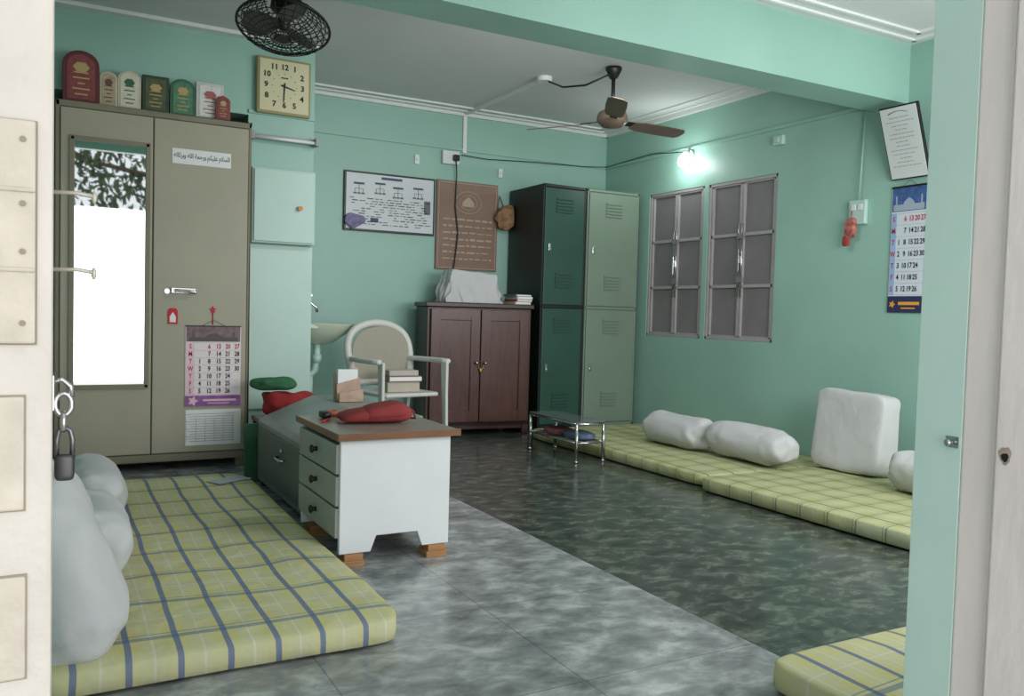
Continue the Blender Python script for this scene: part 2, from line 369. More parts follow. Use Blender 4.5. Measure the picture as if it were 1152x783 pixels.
words=['\uFE8D\uFEDF\uFEB4\uFEFC\uFEE1','\uFECB\uFEE0\uFEF4\uFEDC\uFEE2','\uFEED\uFEAD\uFEA3\uFEE4\uFE94','\uFE8D\uFEDF\uFEE0\uFEEA','\uFEED\uFE91\uFEAE\uFEDB\uFE8E\uFE97\uFEEA']
ar=' '.join(w for w in words)[::-1]
tb=MB().text(ar,.04,0,0,0,bold=.0005)
xs=[v.co.x for v in tb.bm.verts]; zs=[v.co.z for v in tb.bm.verts]
sc_=.285/(max(xs)-min(xs)); cxm=(max(xs)+min(xs))/2; czm=(max(zs)+min(zs))/2
for v in tb.bm.verts: v.co=Vector(((v.co.x-cxm)*sc_+.725,yf-.0112,(v.co.z-czm)*sc_*1.5+1.685))
fin(tb,'sticker_writing',st,INK)
# calendars
def calendar(name,label,loc,w,h,rot,topcol,footm,foot2,silh,pagem,colm):
    t=thing(name,label,'calendar',loc,rot=rot,world=False)
    b=MB().box(-w/2,w/2,-.004,0,0,h); pg=fin(b,'calendar_page',t,pagem)
    b=MB().box(-w/2+.004,w/2-.004,-.0052,-.004,h*.80,h*.985); fin(b,'calendar_picture',t,topcol)
    b=MB().box(-w/2,w/2,-.006,-.004,0,h*.13); ft=fin(b,'calendar_footer',t,footm)
    b=MB().box(-w/2,w/2,-.008,0,h*.985,h); fin(b,'binding_strip',t,DARKM)
    z0_=h*.805; q=h*.11
    prof=[(-.44,0),(-.44,.45),(-.38,.45),(-.38,1),(-.36,1.1),(-.34,1),(-.34,.45),(-.16,.45),(-.14,.62),(-.07,.80),(0,.92),(.07,.80),(.14,.62),(.16,.45),(.34,.45),(.34,1),(.36,1.1),(.38,1),(.38,.45),(.44,.45),(.44,0)]
    b=MB().prism([(p[0]*w,z0_+p[1]*q) for p in prof],'y',-.0058,-.0053)
    fin(b,'building_print',t,silh)
    b=MB(); rows=[['S','',6,13,20,27],['M','',7,14,21,28],['T',1,8,15,22,29],['W',2,9,16,23,30],['T',3,10,17,24,''],['F',4,11,18,25,''],['S',5,12,19,26,'']]
    z1,z0=h*.785,h*.14; dz=(z1-z0)/7; sz=min(dz*.88,w*.19)
    b.box(-w*.49,-w*.335,-.0052,-.0042,z0,z1,3)
    for i,r in enumerate(rows):
        for j,v in enumerate(r):
            if v=='': continue
            b.text(str(v),sz,-w*.41+j*w*.168,-.0062,z1-dz*(i+.5),mi=1 if (i==0 or j==0) else 0,sx=.74,bold=sz*.02)
    for i in range(8): b.box(-w*.49,w*.49,-.0056,-.0048,z1-dz*i-.0006,z1-dz*i+.0006,2)
    fin(b,'calendar_numbers',t,[INK,REDINK,M('grey_rule',(170,165,170),.7),colm])
    b=MB().box(-w*.18,w*.42,-.0072,-.006,h*.06,h*.085).box(-w*.1,w*.3,-.0072,-.006,h*.03,h*.04).prism([(-w*.36+.05*w*math.cos(a*.628)*(1 if a%2 else 2),h*.065+.05*w*math.sin(a*.628)*(1 if a%2 else 2)) for a in range(10)],'y',-.0072,-.006)
    fin(b,'footer_print',ft,foot2)
    b=MB().tube([(-w*.2,-.003,h),(0,-.003,h+.03),(w*.2,-.003,h)],.001,n=5); fin(b,'calendar_string',t,DARKM)
    return t
calendar('wall_calendar','paper wall calendar with purple footer on steel cupboard',(.795,yf-.009,.345),.29,.44,None,M('dusk_picture',(120,98,104),.6,var=.3,scale=40),M('purple_print',(140,84,148),.6,var=.3,scale=25),M('footer_pink',(226,190,200),.6),M('dusk_buildings',(92,84,82),.7),M('pinkish_paper',(230,218,221),.7,var=.02),M('pink_column',(226,196,204),.7))
calendar('wall_calendar','large wall calendar with blue mosque picture on mint wall',(W-.004,3.03,.96),.215,.70,(0,0,-math.pi/2),M('blue_picture',(60,92,144),.6,var=.35,scale=30),M('navy_footer',(44,46,84),.6,var=.2),M('footer_orange',(226,160,60),.6),M('pale_buildings',(158,170,186),.7),M('pale_blue_paper',(206,214,224),.7,var=.02),M('blue_column',(150,176,212),.7))
n=single(MB().box(.655,.945,yf-.0105,yf-.0085,.13,.325),'paper_notice','white printed paper notice stuck on steel cupboard','paper',(.78,yf-.009,.13),PAPER)
b=MB()
for k in range(12):
    b.box(-.125+.01*(k%3),.13,-.0025,-.0015,.17-k*.0135,.1725-k*.0135)
for k in range(6): b.box(-.12+k*.048,-.1185+k*.048,-.0025,-.0015,.02,.15)
fin(b,'printed_lines',n,M('faint_ink',(150,150,158),.7))
t=thing('door_tag','small red and white tag hanging on cupboard','tag',(.585,yf-.009,.80))
b=MB().prism([(.56,.79),(.61,.79),(.61,.86),(.60,.875),(.57,.875),(.56,.86)],'y',yf-.013,yf-.009); tg=fin(b,'tag_card',t,REDINK)
b=MB().prism([(.57,.80),(.60,.80),(.60,.83),(.585,.855),(.57,.83)],'y',yf-.0145,yf-.013); fin(b,'tag_print',t,PAPER)
pts=[]
for k in range(10):
    r=.020 if k%2==0 else .009; a=math.pi/2+k*math.pi/5; pts.append((.790+r*math.cos(a),.872+r*math.sin(a)))
b=MB().prism(pts,'y',yf-.014,yf-.009).cyl((.79,yf-.012,.86),(.79,yf-.012,.79),.003)
single(b,'star_hook','small red star shaped hook holding the calendar','hook',(.79,yf-.009,.82),REDINK)
# ---- plaques on top of cupboard
def arch(xa,xb,za,zb,kind=1):
    w=xb-xa; m=(xa+xb)/2; p=[(xa,za),(xb,za)]
    if kind==1:
        zs=zb-w*.42; p.append((xb,zs))
        for k in range(1,10):
            a=math.pi*k/10; p.append((m+w/2*math.cos(a),zs+w*.42*math.sin(a)))
        p.append((xa,zs))
    elif kind==2:
        zs=zb-w*.34; p+=[(xb,zs),(xb-w*.12,zs+w*.16),(m+w*.2,zs+w*.26),(m,zb),(m-w*.2,zs+w*.26),(xa+w*.12,zs+w*.16),(xa,zs)]
    else: p+=[(xb,zb),(xa,zb)]
    return p
def plaque(xa,xb,h,kind,c1,c2,lab,y=4.875,dep=.035,zb=zt,text_cols=None):
    m=(xa+xb)/2; t=thing('plaque',lab,'plaque',(m,y,zb),group='plaques on top of the steel cupboard')
    b=MB().prism(arch(xa,xb,zb,zb+h,kind),'y',y,y+dep); fin(b,'plaque_board',t,c1,bevel=.003)
    i=(xb-xa)*.12
    b=MB().prism(arch(xa+i,xb-i,zb+i,zb+h-i,kind),'y',y-.003,y); pn=fin(b,'plaque_panel',t,c2)
    b=MB(); n=5; hh=h-2*i
    for k in range(n):
        z=zb+i+hh*(.10+.12*k); ww=(xb-xa)*(.18+.08*math.sin(k*2.3))
        b.box(m-ww,m+ww,y-.005,y-.003,z,z+hh*.03)
    b.prism([(m+.20*(xb-xa)*math.cos(a*math.pi/6)*(1 if a%2 else 1.15),zb+h*.68+.09*h*math.sin(a*math.pi/6)*(1 if a%2 else 1.15)) for a in range(12)],'y',y-.006,y-.003)
    fin(b,'plaque_ornament',t,text_cols or M('gold_print',(176,152,100),.5))
MAR=M('maroon_velvet',(92,34,40),.6); CRP=M('cream_print',(188,180,158),.6,var=.12,scale=30); DG=M('dark_green_print',(40,60,44),.6,var=.25,scale=25)
GR=M('green_print',(50,96,68),.6,var=.2,scale=30); WP=M('white_print',(188,190,186),.6,var=.1,scale=30); MARL=M('maroon_panel',(126,60,60),.6,var=.25,scale=40)
BROWNP=M('brown_print',(96,66,50),.6)
plaque(.060,.228,.268,1,MAR,MARL,'arched maroon velvet souvenir plaque on steel cupboard')
plaque(.229,.312,.185,2,CRP,M('tan_panel',(166,150,122),.6,var=.2,scale=50),'narrow cream pointed plaque on steel cupboard',text_cols=BROWNP)
plaque(.313,.425,.205,2,CRP,M('cream2',(204,198,178),.6,var=.1,scale=40),'cream house-shaped plaque with green emblem on steel cupboard',text_cols=GR)
plaque(.430,.562,.195,3,DG,M('dark_panel',(74,82,54),.6,var=.4,scale=30),'dark green rectangular plaque with gold writing')
plaque(.566,.695,.20,1,GR,M('green_panel',(74,122,92),.6,var=.3,scale=40),'green arched plaque standing on steel cupboard')
plaque(.698,.842,.20,3,WP,M('white2',(206,208,202),.6,var=.15,scale=40),'white rectangular plaque with red print',text_cols=M('muted_red',(160,90,86),.6))
plaque(.795,.872,.135,2,M('dull_red',(140,60,54),.6),MARL,'small dull red plaque leaning in front of another',y=4.842,dep=.02)
# ---- wall clock, wall box, tube holder
t=thing('wall_clock','square cream wall clock with black numerals on pillar','clock',(1.19,4.985,2.02))
b=MB().box(1.035,1.345,4.955,4.998,2.005,2.325); fin(b,'clock_case',t,M('dull_brass_case',(150,140,100),.4,var=.05),bevel=.008)
b=MB().box(1.05,1.33,4.950,4.955,2.02,2.31); fin(b,'clock_dial',t,CREAM)
b=MB(); cx,cz=1.19,2.165
for k in range(1,13):
    a=math.pi/2-k*math.pi/6; s_=min(1.12,1/max(abs(math.cos(a)),abs(math.sin(a))))
    b.text(str(k),.044,cx+.104*s_*math.cos(a),4.948,cz+.108*s_*math.sin(a),bold=.0012)
fin(b,'clock_numerals',t,INK)
b=MB()
for k in range(12):
    a=k*math.pi/6; r=.070
    b.box(cx+r*math.cos(a)-.002,cx+r*math.cos(a)+.002,4.9475,4.9495,cz+r*math.sin(a)-.002,cz+r*math.sin(a)+.002)
b.box(cx-.02,cx+.02,4.9475,4.9495,cz+.045,cz+.051)
fin(b,'dial_marks',t,INK)
def hand(ang,L,w):
    d=Vector((math.sin(ang),0,math.cos(ang))); s=Vector((math.cos(ang),0,-math.sin(ang))); c=Vector((cx,0,cz)); q=[c-d*.02-s*w,c-d*.02+s*w,c+d*L+s*w*.5,c+d*L-s*w*.5]
    return [(v.x,v.z) for v in q]
b=MB().prism(hand(math.radians(105),.062,.005),'y',4.9455,4.947); fin(b,'clock_hand',t,INK)
b=MB().prism(hand(math.radians(183),.092,.004),'y',4.944,4.9455).cyl((cx,4.949,cz),(cx,4.943,cz),.006)
fin(b,'clock_hand',t,INK)
t=thing('wall_box','pale mint wooden meter box with small knob on pillar','box',(1.19,4.96,1.26))
b=MB().box(1.012,1.375,4.93,5.0,1.262,1.69); fin(b,'box_body',t,MINTL,bevel=.004)
b=MB().box(1.022,1.365,4.918,4.93,1.272,1.68); dd=fin(b,'box_door',t,MINTL,bevel=.003)
b=MB().cyl((1.28,4.918,1.47),(1.28,4.905,1.47),.010).cyl((1.28,4.905,1.47),(1.28,4.895,1.47),.014); fin(b,'knob',dd,M('brass_knob',(150,100,50),.4,.5))
b=MB().box(1.005,1.378,4.985,4.999,.3,1.255); structure(b,'trim_6',MINTL,bevel=.002)
t=thing('tube_light','thin unlit tube light on metal bracket on pillar','tube light',(1.2,4.97,1.86))
b=MB().box(1.0,1.38,4.965,5.0,1.865,1.885).box(1.0,1.02,4.92,4.99,1.845,1.89).box(1.37,1.39,4.92,4.99,1.845,1.89); fin(b,'light_bracket',t,M('grey_bracket',(150,156,150),.5),bevel=.002)
b=MB().cyl((1.02,4.94,1.862),(1.37,4.94,1.862),.010); fin(b,'tube',t,WHITE)
# ---- wash basin
t=thing('wash_basin','small pale ceramic wash basin fixed beside the pillar','wash basin',(1.38,5.3,.6))
CER=M('pale_green_ceramic',(196,206,186),.15,var=.03)
b=MB().lathe([(.03,-.14),(.10,-.125),(.20,-.06),(.235,-.015),(.245,0),(.225,0),(.205,-.015),(.13,-.07),(.03,-.09),(.001,-.09)],(1.51,5.3,.80),n=32,sx=.95,sy=.8)
for v in b.bm.verts: v.co.x=max(v.co.x,1.382)
b.box(1.381,1.46,5.12,5.48,.77,.80)
fin(b,'basin_bowl',t,CER,bevel=.004)
b=MB().tube([(1.50,5.28,.68),(1.50,5.28,.58),(1.49,5.28,.50),(1.45,5.28,.46),(1.41,5.28,.50),(1.395,5.28,.52)],.022,n=12).cyl((1.50,5.28,.60),(1.50,5.28,.55),.03)
b.cyl((1.45,5.24,.47),(1.45,5.24,.30),.015); fin(b,'waste_pipe',t,MINTL)
b=MB().tube([(1.385,5.24,.92),(1.44,5.24,.93),(1.48,5.24,.90),(1.485,5.24,.87)],.010).cyl((1.43,5.24,.93),(1.43,5.24,.97),.012).box(1.41,1.45,5.232,5.248,.97,.98); fin(b,'tap',t,CHROME)
# ------------------------------------------------------------ back wall hangings
t=thing('framed_chart','framed white printed chart with black border on back wall','poster',(2.215,D-.01,1.47))
yw=D-.022
b=MB().box(1.86,2.57,yw,D-.001,1.465,1.895); fin(b,'frame',t,BLACK,bevel=.003)
b=MB().box(1.875,2.555,yw-.003,yw,1.48,1.88); fin(b,'chart_sheet',t,M('chart_paper',(206,210,214),.4,var=.03))
b=MB(); yy=yw-.006
for cx_,zz in ((1.97,1.80),(2.13,1.81),(2.27,1.79),(2.43,1.80)):
    b.box(cx_-.04,cx_+.04,yy,yy+.002,zz,zz+.014,2); b.box(cx_-.001,cx_+.001,yy,yy+.002,zz-.03,zz)
    for q in (-.03,0,.03):
        b.box(cx_+q-.001,cx_+q+.001,yy,yy+.002,zz-.055,zz-.03); b.box(cx_+q-.012,cx_+q+.012,yy,yy+.002,zz-.07,zz-.058,1)
    b.box(cx_-.03,cx_+.03,yy,yy+.002,zz-.031,zz-.029)
for r_ in range(11):
    z=1.70-r_*.0185; x=1.90+random.uniform(0,.03)
    while x<2.50:
        q=random.uniform(.012,.05)
        if random.random()<.72: b.box(x,x+q,yy,yy+.002,z,z+.0055,random.choice((0,1,1)))
        x+=q+.012
b.box(2.14,2.30,yy-.001,yy+.002,1.848,1.866,2); b.box(2.48,2.53,yy,yy+.002,1.62,1.72,1); b.box(2.06,2.12,yy,yy+.002,1.535,1.565,2)
fin(b,'chart_print',t,[INK,M('grey_ink',(110,112,120),.7),M('blue_grey_ink',(80,90,112),.7)])
b=MB().prism([(1.86,1.52),(1.92,1.47),(2.02,1.53),(2.01,1.57),(1.9,1.59),(1.87,1.57)],'y',yw-.03,yw-.004)
single(b,'cloth_pouch','crumpled mauve cloth pouch hanging on the framed chart','pouch',(1.93,yw-.02,1.47),M('mauve_cloth',(128,120,156),.8,var=.25,scale=30),bevel=.01)
t=thing('notice_board','brown board with cream emblem and lines of writing','board',(2.84,D-.01,1.24))
b=MB().box(2.585,3.11,D-.022,D-.001,1.22,1.90); fin(b,'board_panel',t,BOARD,bevel=.003)
b=MB(); yy=D-.025
b.box(2.60,3.095,yy,yy+.003,1.883,1.887).box(2.60,3.095,yy,yy+.003,1.233,1.237).box(2.60,2.604,yy,yy+.003,1.233,1.887).box(3.091,3.095,yy,yy+.003,1.233,1.887)
b.tube([(2.85+.11*math.cos(a*math.pi/12),yy,1.74+.085*math.sin(a*math.pi/12)) for a in range(24)],.004,n=5,closed=True)
b.tube([(2.85+.075*math.cos(a*math.pi/12),yy,1.74+.055*math.sin(a*math.pi/12)) for a in range(24)],.003,n=5,closed=True)
b.prism([(2.80,1.71),(2.90,1.71),(2.90,1.74),(2.87,1.77),(2.85,1.785),(2.83,1.77),(2.80,1.74)],'y',yy,yy+.003)
for k in range(7):
    z=1.60-k*.05; x=2.64
    while x<3.04:
        w=random.uniform(.02,.07); b.box(x,min(x+w,3.06),yy,yy+.003,z+random.uniform(-.003,.003),z+random.uniform(.008,.014)); x+=w+.014
fin(b,'board_writing',t,BCREAM)
t=thing('hanging_bag','crumpled brown bag hanging from a nail on wall','bag',(3.13,D-.03,1.54)); bx=3.128
b=MB().superq((bx,D-.075,1.63),.075,.045,.095,.75,.75,nu=34,nv=46,wob=.55,seed=31); 
for v in b.bm.verts: v.co.y=min(v.co.y,D-.004); v.co.x=min(v.co.x,3.208)
fin(b,'bag_body',t,M('brown_straw_bag',(142,108,78),.85,var=.4,scale=26,bump=.8,bscale=30))
b=MB().tube([(bx-.03,D-.05,1.70),(bx-.01,D-.02,1.79),(bx,D-.012,1.82),(bx+.012,D-.02,1.79),(bx+.03,D-.05,1.70)],.004,n=6); fin(b,'bag_strap',t,M('bag_string',(110,86,66),.8))
t=thing('switch_box','white electrical socket box with black plug on wall','socket',(2.69,D-.02,2.02))
b=MB().box(2.62,2.76,D-.04,D-.001,2.02,2.12); fin(b,'socket_plate',t,WHITE,bevel=.005)
b=MB().box(2.70,2.745,D-.075,D-.04,2.045,2.09); fin(b,'plug',t,BLACK,bevel=.004)
b=MB().tube([(2.72,D-.06,2.05),(2.74,D-.035,1.95),(2.735,D-.035,1.7),(2.76,D-.04,1.5),(2.74,D-.04,1.3),(2.70,D-.06,1.08),(2.62,D-.1,.985)],.005,n=6); fin(b,'power_cord',t,BLACK)
b=MB().box(2.795,2.825,4.75,D,H-.02,H-.0005).box(2.795,2.825,D-.02,D-.0005,2.12,H-.02).cyl((2.81,4.75,H-.03),(2.81,4.75,H),.05)
structure(b,'trim_7',TRIMW,bevel=.002)
b=MB().tube([(2.83,4.73,H-.03),(2.86,4.6,H-.09),(2.93,4.45,H-.10),(3.02,4.31,H-.05)],.006,n=6)
single(b,'fan_wire','loose black wire sagging from ceiling box to fan','wire',(2.9,4.5,H-.03),BLACK)
b=MB().tube([(2.78,D-.03,2.10),(3.0,D-.04,2.09),(3.4,D-.06,2.11),(3.9,D-.04,2.13),(W-.02,D-.04,2.15),(W-.022,5.3,2.17),(W-.022,4.88,2.12)],.0035,n=5)
single(b,'lamp_wire','thin black wire strung along the wall to the lamp','wire',(3.4,D-.06,2.11),BLACK)
for x,z in ((2.42,2.03),(3.13,2.0)):
    b=MB().box(x-.018,x+.018,D-.016,D-.001,z-.035,z+.035).box(x-.006,x+.006,D-.024,D-.016,z-.012,z+.012)
    single(b,'wall_bracket','small pale metal wall bracket on back wall','bracket',(x,D-.01,z),TRIMW,group='small wall brackets',bevel=.002)
# ------------------------------------------------------------ wooden cabinet
t=thing('wooden_cabinet','low reddish-brown two-door wooden cabinet beside lockers','cabinet',(3.165,5.40,0))
t.rotation_euler=(0,0,math.radians(-8))
cx0,cx1,cf=2.335,3.165,5.405; cb=cf+.32
b=MB().box(cx0+.015,cx1-.015,cf+.02,cb,.06,.93).box(cx0,cx1,cf-.005,cb+.01,.93,.962).box(cx0+.015,cx0+.07,cf+.01,cb,0,.07).box(cx1-.07,cx1-.015,cf+.01,cb,0,.07).box(cx0+.015,cx1-.015,cf+.02,cf+.04,.04,.10)
fin(b,'cabinet_body',t,WOODD,bevel=.005)
xm=(cx0+cx1)/2
for i,(a,c) in enumerate(((cx0+.04,xm-.003),(xm+.003,cx1-.04))):
    b=MB().box(a,c,cf+.004,cf+.02,.10,.915)
    b.box(a,a+.07,cf-.006,cf+.004,.10,.915).box(c-.07,c,cf-.006,cf+.004,.10,.915).box(a+.07,c-.07,cf-.006,cf+.004,.10,.18).box(a+.07,c-.07,cf-.006,cf+.004,.835,.915)
    dd=fin(b,'cabinet_door',t,WOODR,bevel=.004)
    kx=c-.03 if i==0 else a+.03
    b=MB().cyl((kx,cf-.006,.53),(kx,cf-.03,.53),.006).superq((kx,cf-.033,.53),.011,.008,.011,1,1,nu=8,nv=12); fin(b,'knob',dd,CHROME)
pmx,pmy=2.754,5.445
b=MB().tube([(pmx-.02,pmy-.005,.53),(pmx-.015,pmy-.005,.49),(pmx+.015,pmy-.005,.49),(pmx+.02,pmy-.005,.53)],.003).superq((pmx,pmy-.006,.475),.013,.006,.016,.4,.5,nu=8,nv=12)
single(b,'padlock','tiny brass padlock on the wooden cabinet doors','padlock',(pmx,pmy,.46),M('brass',(150,130,80),.35,.8))
def drape(name,lab,cat,x0,x1,y0,y1,zb,zt,mat,seed=0,flare=.05,n=48):
    b=MB(); bm=b.bm; g=[]
    for i in range(n+1):
        row=[]
        for j in range(n+1):
            u=i/n*2-1; v=j/n*2-1; m=max(abs(u),abs(v)); 
            if m<.55:
                px=u/.55; py=v/.55; k=0
            else:
                k=(m-.55)/.45; px=u/m; py=v/m
            if k>0:
                fo=.5+.8*noise.noise(Vector((u*6,v*6,seed)))+.4*math.sin(11*(u+v*1.3))
                px*=1+flare*8*k*max(.05,fo); py*=1+flare*4*k*max(.05,fo)
            z=zt+(zb-zt)*k+(1-k)*.012*noise.noise(Vector((u*4,v*4,seed)))+.05*(1-k)*(-.5*u)
            row.append(bm.verts.new(((x0+x1)/2+px*(x1-x0)/2,(y0+y1)/2+py*(y1-y0)/2,z)))
        g.append(row)
    for i in range(n):
        for j in range(n):
            f=bm.faces.new((g[i][j],g[i+1][j],g[i+1][j+1],g[i][j+1])); f.smooth=True
    return single(b,name,lab,cat,((x0+x1)/2,(y0+y1)/2,zb),mat)
drape('cloth_cover','white cloth draped over a box on the cabinet','cloth',2.56,2.93,5.56,5.72,.966,1.19,CLOTH,seed=3,flare=.045)
for k,(h,c) in enumerate(((.02,(180,180,172)),(.018,(140,60,52)),(.022,(190,186,168)),(.015,(90,100,126)))):
    z=.963+sum([.02,.018,.022,.015][:k]); o=random.uniform(-.01,.01)
    b=MB().box(3.04+o,3.17+o,5.46,5.65,z,z+h).box(3.05+o,3.172+o,5.458,5.652,z+.003,z+h-.003,1)
    single(b,'book',['pale grey book at the bottom of a stack','red book in a stack on cabinet','thick cream book in a stack on cabinet','thin blue book on top of stack'][k],'book',(3.10,5.56,z),[M('book_cover_%d'%k,c,.6),PAPER],group='books stacked on the wooden cabinet')
# ------------------------------------------------------------ lockers
def locker(x0,x1,mat,side,lab):
    t=thing('steel_locker',lab,'locker',((x0+x1)/2,5.65,0),group='tall steel lockers'); yf=5.40; yb=5.92; zt=1.865
    b=MB().box(x0,x1,yf+.012,yb,.03,zt,0).box(x0+.02,x0+.05,yf+.02,yf+.05,0,.03,0).box(x1-.05,x1-.02,yf+.02,yf+.05,0,.03,0).box(x0+.02,x0+.05,yb-.05,yb-.02,0,.03).box(x1-.05,x1-.02,yb-.05,yb-.02,0,.03)
    b.box(x0,x0+.014,yf,yf+.012,.03,zt).box(x1-.014,x1,yf,yf+.012,.03,zt).box(x0,x1,yf,yf+.012,.03,.06).box(x0,x1,yf,yf+.012,zt-.02,zt).box(x0,x1,yf,yf+.012,.945,.965)
    fin(b,'locker_body',t,side,bevel=.003)
    for z0,z1 in ((.065,.94),(.97,1.84)):
        b=MB().box(x0+.018,x1-.018,yf-.004,yf+.008,z0,z1); d=fin(b,'locker_door',t,mat,bevel=.003)
        xm=(x0+x1)/2
        for s0 in (z1-.18,z0+.13):
            b=MB()
            for k in range(5): b.box(xm-.075,xm+.075,yf-.014,yf-.004,s0+k*.024,s0+k*.024+.011)
            fin(b,'louvre',d,mat)
        xl=x0+.06
        b=MB().box(xl-.010,xl+.010,yf-.014,yf-.004,(z0+z1)/2-.035,(z0+z1)/2+.02).cyl((xl,yf-.012,(z0+z1)/2-.02),(xl,yf-.022,(z0+z1)/2-.02),.009); fin(b,'lock_handle',d,CHROME,bevel=.002)
    return t
locker(3.215,3.598,LOCKD,LOCKS,'tall dark green two-door steel locker')
locker(3.61,4.10,LOCKL,LOCKL,'tall light green two-door steel locker in corner')
# ------------------------------------------------------------ plastic chair
t=thing('plastic_chair','white moulded plastic armchair behind the low desk','chair',(1.905,4.93,0),rot=(0,0,math.radians(10)),world=False)
t.scale=(.86,.84,.93)
b=MB().prism([(-.21,-.24),(.21,-.24),(.235,-.20),(.225,.20),(-.225,.20),(-.235,-.20)],'z',.40,.425); fin(b,'seat',t,PLAST,bevel=.01)
arc=[(.262*math.cos(math.pi*k/24),0,.66+.21*max(0,math.sin(math.pi*k/24))**.7) for k in range(25)]
path=[(.215,.19,.42),(.245,.215,.54)]+[(p[0],.235+.05*(p[2]-.6)/.2,p[2]) for p in arc]+[(-.245,.215,.54),(-.215,.19,.42)]
b=MB().tube(path,.028,n=10)
b.tube([(-.235,.21,.47),(.235,.21,.47)],.022,n=8)
fin(b,'backrest_frame',t,PLAST)
pp=[(-.225,.49),(.225,.49),(.238,.66)]+[(.238*math.cos(math.pi*k/12),.66+.19*math.sin(math.pi*k/12)**.75) for k in range(1,12)]+[(-.238,.66)]
b=MB().prism(pp,'y',.232,.240)
fin(b,'backrest_panel',t,M('beige_grey_panel',(160,154,140),.55,var=.06,scale=70))
for sx in (-1,1):
    A=[(.225,.24),(.262,.24),(.300,.12),(.322,-.05),(.318,-.22),(.300,-.262),(.268,-.262),(.250,-.22),(.255,-.05),(.24,.12)]
    b=MB().prism([(sx*p[0],p[1]) for p in A],'z',.615,.648); fin(b,'armrest',t,PLAST,bevel=.014,seg=3)
    b=MB().prism([(-.275,.63),(-.20,.63),(-.215,.42),(-.235,.20),(-.255,.0),(-.295,.0),(-.285,.20),(-.275,.42)],'x',sx*.262-.010,sx*.262+.014); fin(b,'leg',t,PLAST,bevel=.008,seg=2)
    b=MB().prism([(.16,.44),(.23,.44),(.29,.0),(.25,.0)],'x',sx*.222-.014,sx*.222+.014); fin(b,'leg',t,PLAST,bevel=.008,seg=2)
b=MB().box(1.80,2.01,4.80,4.96,.397,.46); single(b,'cardboard_box','cream cardboard box lying on the chair seat','box',(1.90,4.88,.397),M('cream_card',(178,170,156),.7),bevel=.004)
b=MB().box(1.805,2.015,4.79,4.95,.462,.495).box(1.81,2.017,4.788,4.952,.467,.49,1); single(b,'book','pinkish book on the box on the chair','book',(1.90,4.87,.462),[M('pink_cover',(150,114,110),.6),PAPER])
b=MB().box(1.81,2.00,4.80,4.94,.497,.53); single(b,'small_box','pale box on top of the book on chair','box',(1.90,4.87,.497),M('pale_card',(180,172,162),.7),bevel=.003)
# ------------------------------------------------------------ desk (pedestal)
t=thing('low_desk','low white three-drawer desk with brown top on wooden blocks','desk',(1.09,3.05,0))
dx0,dx1,dy0,dy1=.885,1.30,2.80,3.31; zb=.045
P_=[(dx0,zb),(dx0+.115,zb),(dx0+.135,zb+.055),(dx1-.125,zb+.055),(dx1-.105,zb),(dx1,zb),(dx1,.445),(dx0,.445)]
b=MB().prism(P_,'y',dy0,dy0+.02).prism(P_,'y',dy1-.02,dy1)
b.box(dx0+.02,dx1-.02,dy0+.02,dy1-.02,.11,.43).box(dx1-.02,dx1,dy0+.02,dy1-.02,zb,.445)
fin(b,'desk_body',t,WHITE,bevel=.003)
b=MB().box(dx0-.015,dx1+.025,dy0-.025,dy1+.02,.447,.468); fin(b,'desk_top',t,M('worn_brown_grey_top',(136,128,119),.3,var=.15,scale=8),bevel=.004)
b=MB().box(dx0-.018,dx1+.028,dy0-.029,dy0-.024,.445,.470).box(dx0-.020,dx0-.014,dy0-.025,dy1+.02,.445,.470); fin(b,'top_edging',t,WOODB,bevel=.001)
for k in range(3):
    z0=.10+k*.112
    b=MB().box(dx0-.012,dx0+.02,dy0+.012,dy1-.012,z0,z0+.104); d=fin(b,'drawer',t,M('grey_green_drawer',(156,160,155),.4,var=.06),bevel=.003)
    b=MB().cyl((dx0-.012,3.05,z0+.055),(dx0-.03,3.05,z0+.055),.009).superq((dx0-.032,3.05,z0+.055),.008,.016,.016,1,1,nu=8,nv=14); fin(b,'drawer_knob',d,DARKM)
for (x,y) in ((dx0+.05,2.84),(dx1-.05,2.84),(dx0+.05,3.27),(dx1-.05,3.27)):
    b=MB().box(x-.04,x+.04,y-.05,y+.03,0,.021).box(x-.032,x+.036,y-.045,y+.035,.021,.044)
    single(b,'wooden_block','raw wooden block propping up the desk foot','wood block',(x,y,0),BLOCK,group='blocks under the desk',bevel=.002)
t=thing('slope_desk','low grey slope-top writing desk behind the drawer desk','desk',(1.17,3.83,0))
b=MB().prism([(.93,.03),(.93,.325),(.955,.345),(1.20,.445),(1.42,.445),(1.42,.03)],'y',3.345,4.30); fin(b,'desk_body',t,GREYTOP,bevel=.004)
b=MB().box(.922,.932,3.37,4.27,.06,.30); d=fin(b,'drawer',t,GREYFACE,bevel=.003)
b=MB().tube([(.922,3.72,.215),(.898,3.73,.215),(.898,3.83,.215),(.922,3.84,.215)],.006); fin(b,'drawer_handle',d,CHROME)
b=MB().superq((.918,3.78,.25),.006,.012,.012,1,1,nu=6,nv=10); fin(b,'drawer_lock',d,CHROME)
for x,y in ((.94,3.36),(.94,4.24),(1.36,3.36),(1.36,4.24)):
    b=MB().box(x,x+.05,y,y+.05,0,.03); fin(b,'foot',t,DARKM)
t=thing('handbag','dark red soft leather pouch bag lying on the desk','bag',(1.095,3.06,.47),rot=(0,0,math.radians(-8)),world=False)
def bagshape(mb):
    for v in mb.bm.verts:
        k=(v.co.x/.135+1)/2; v.co.z=v.co.z*(.45+.6*max(0,min(1,k))-.5*max(0,k-.75))
b=MB().superq((0,0,.040),.135,.080,.040,.62,.42,nu=26,nv=48,wob=.09,seed=21)
for v in b.bm.verts: v.co.z=max(v.co.z,.002)
bagshape(b); fin(b,'bag_body',t,RED)
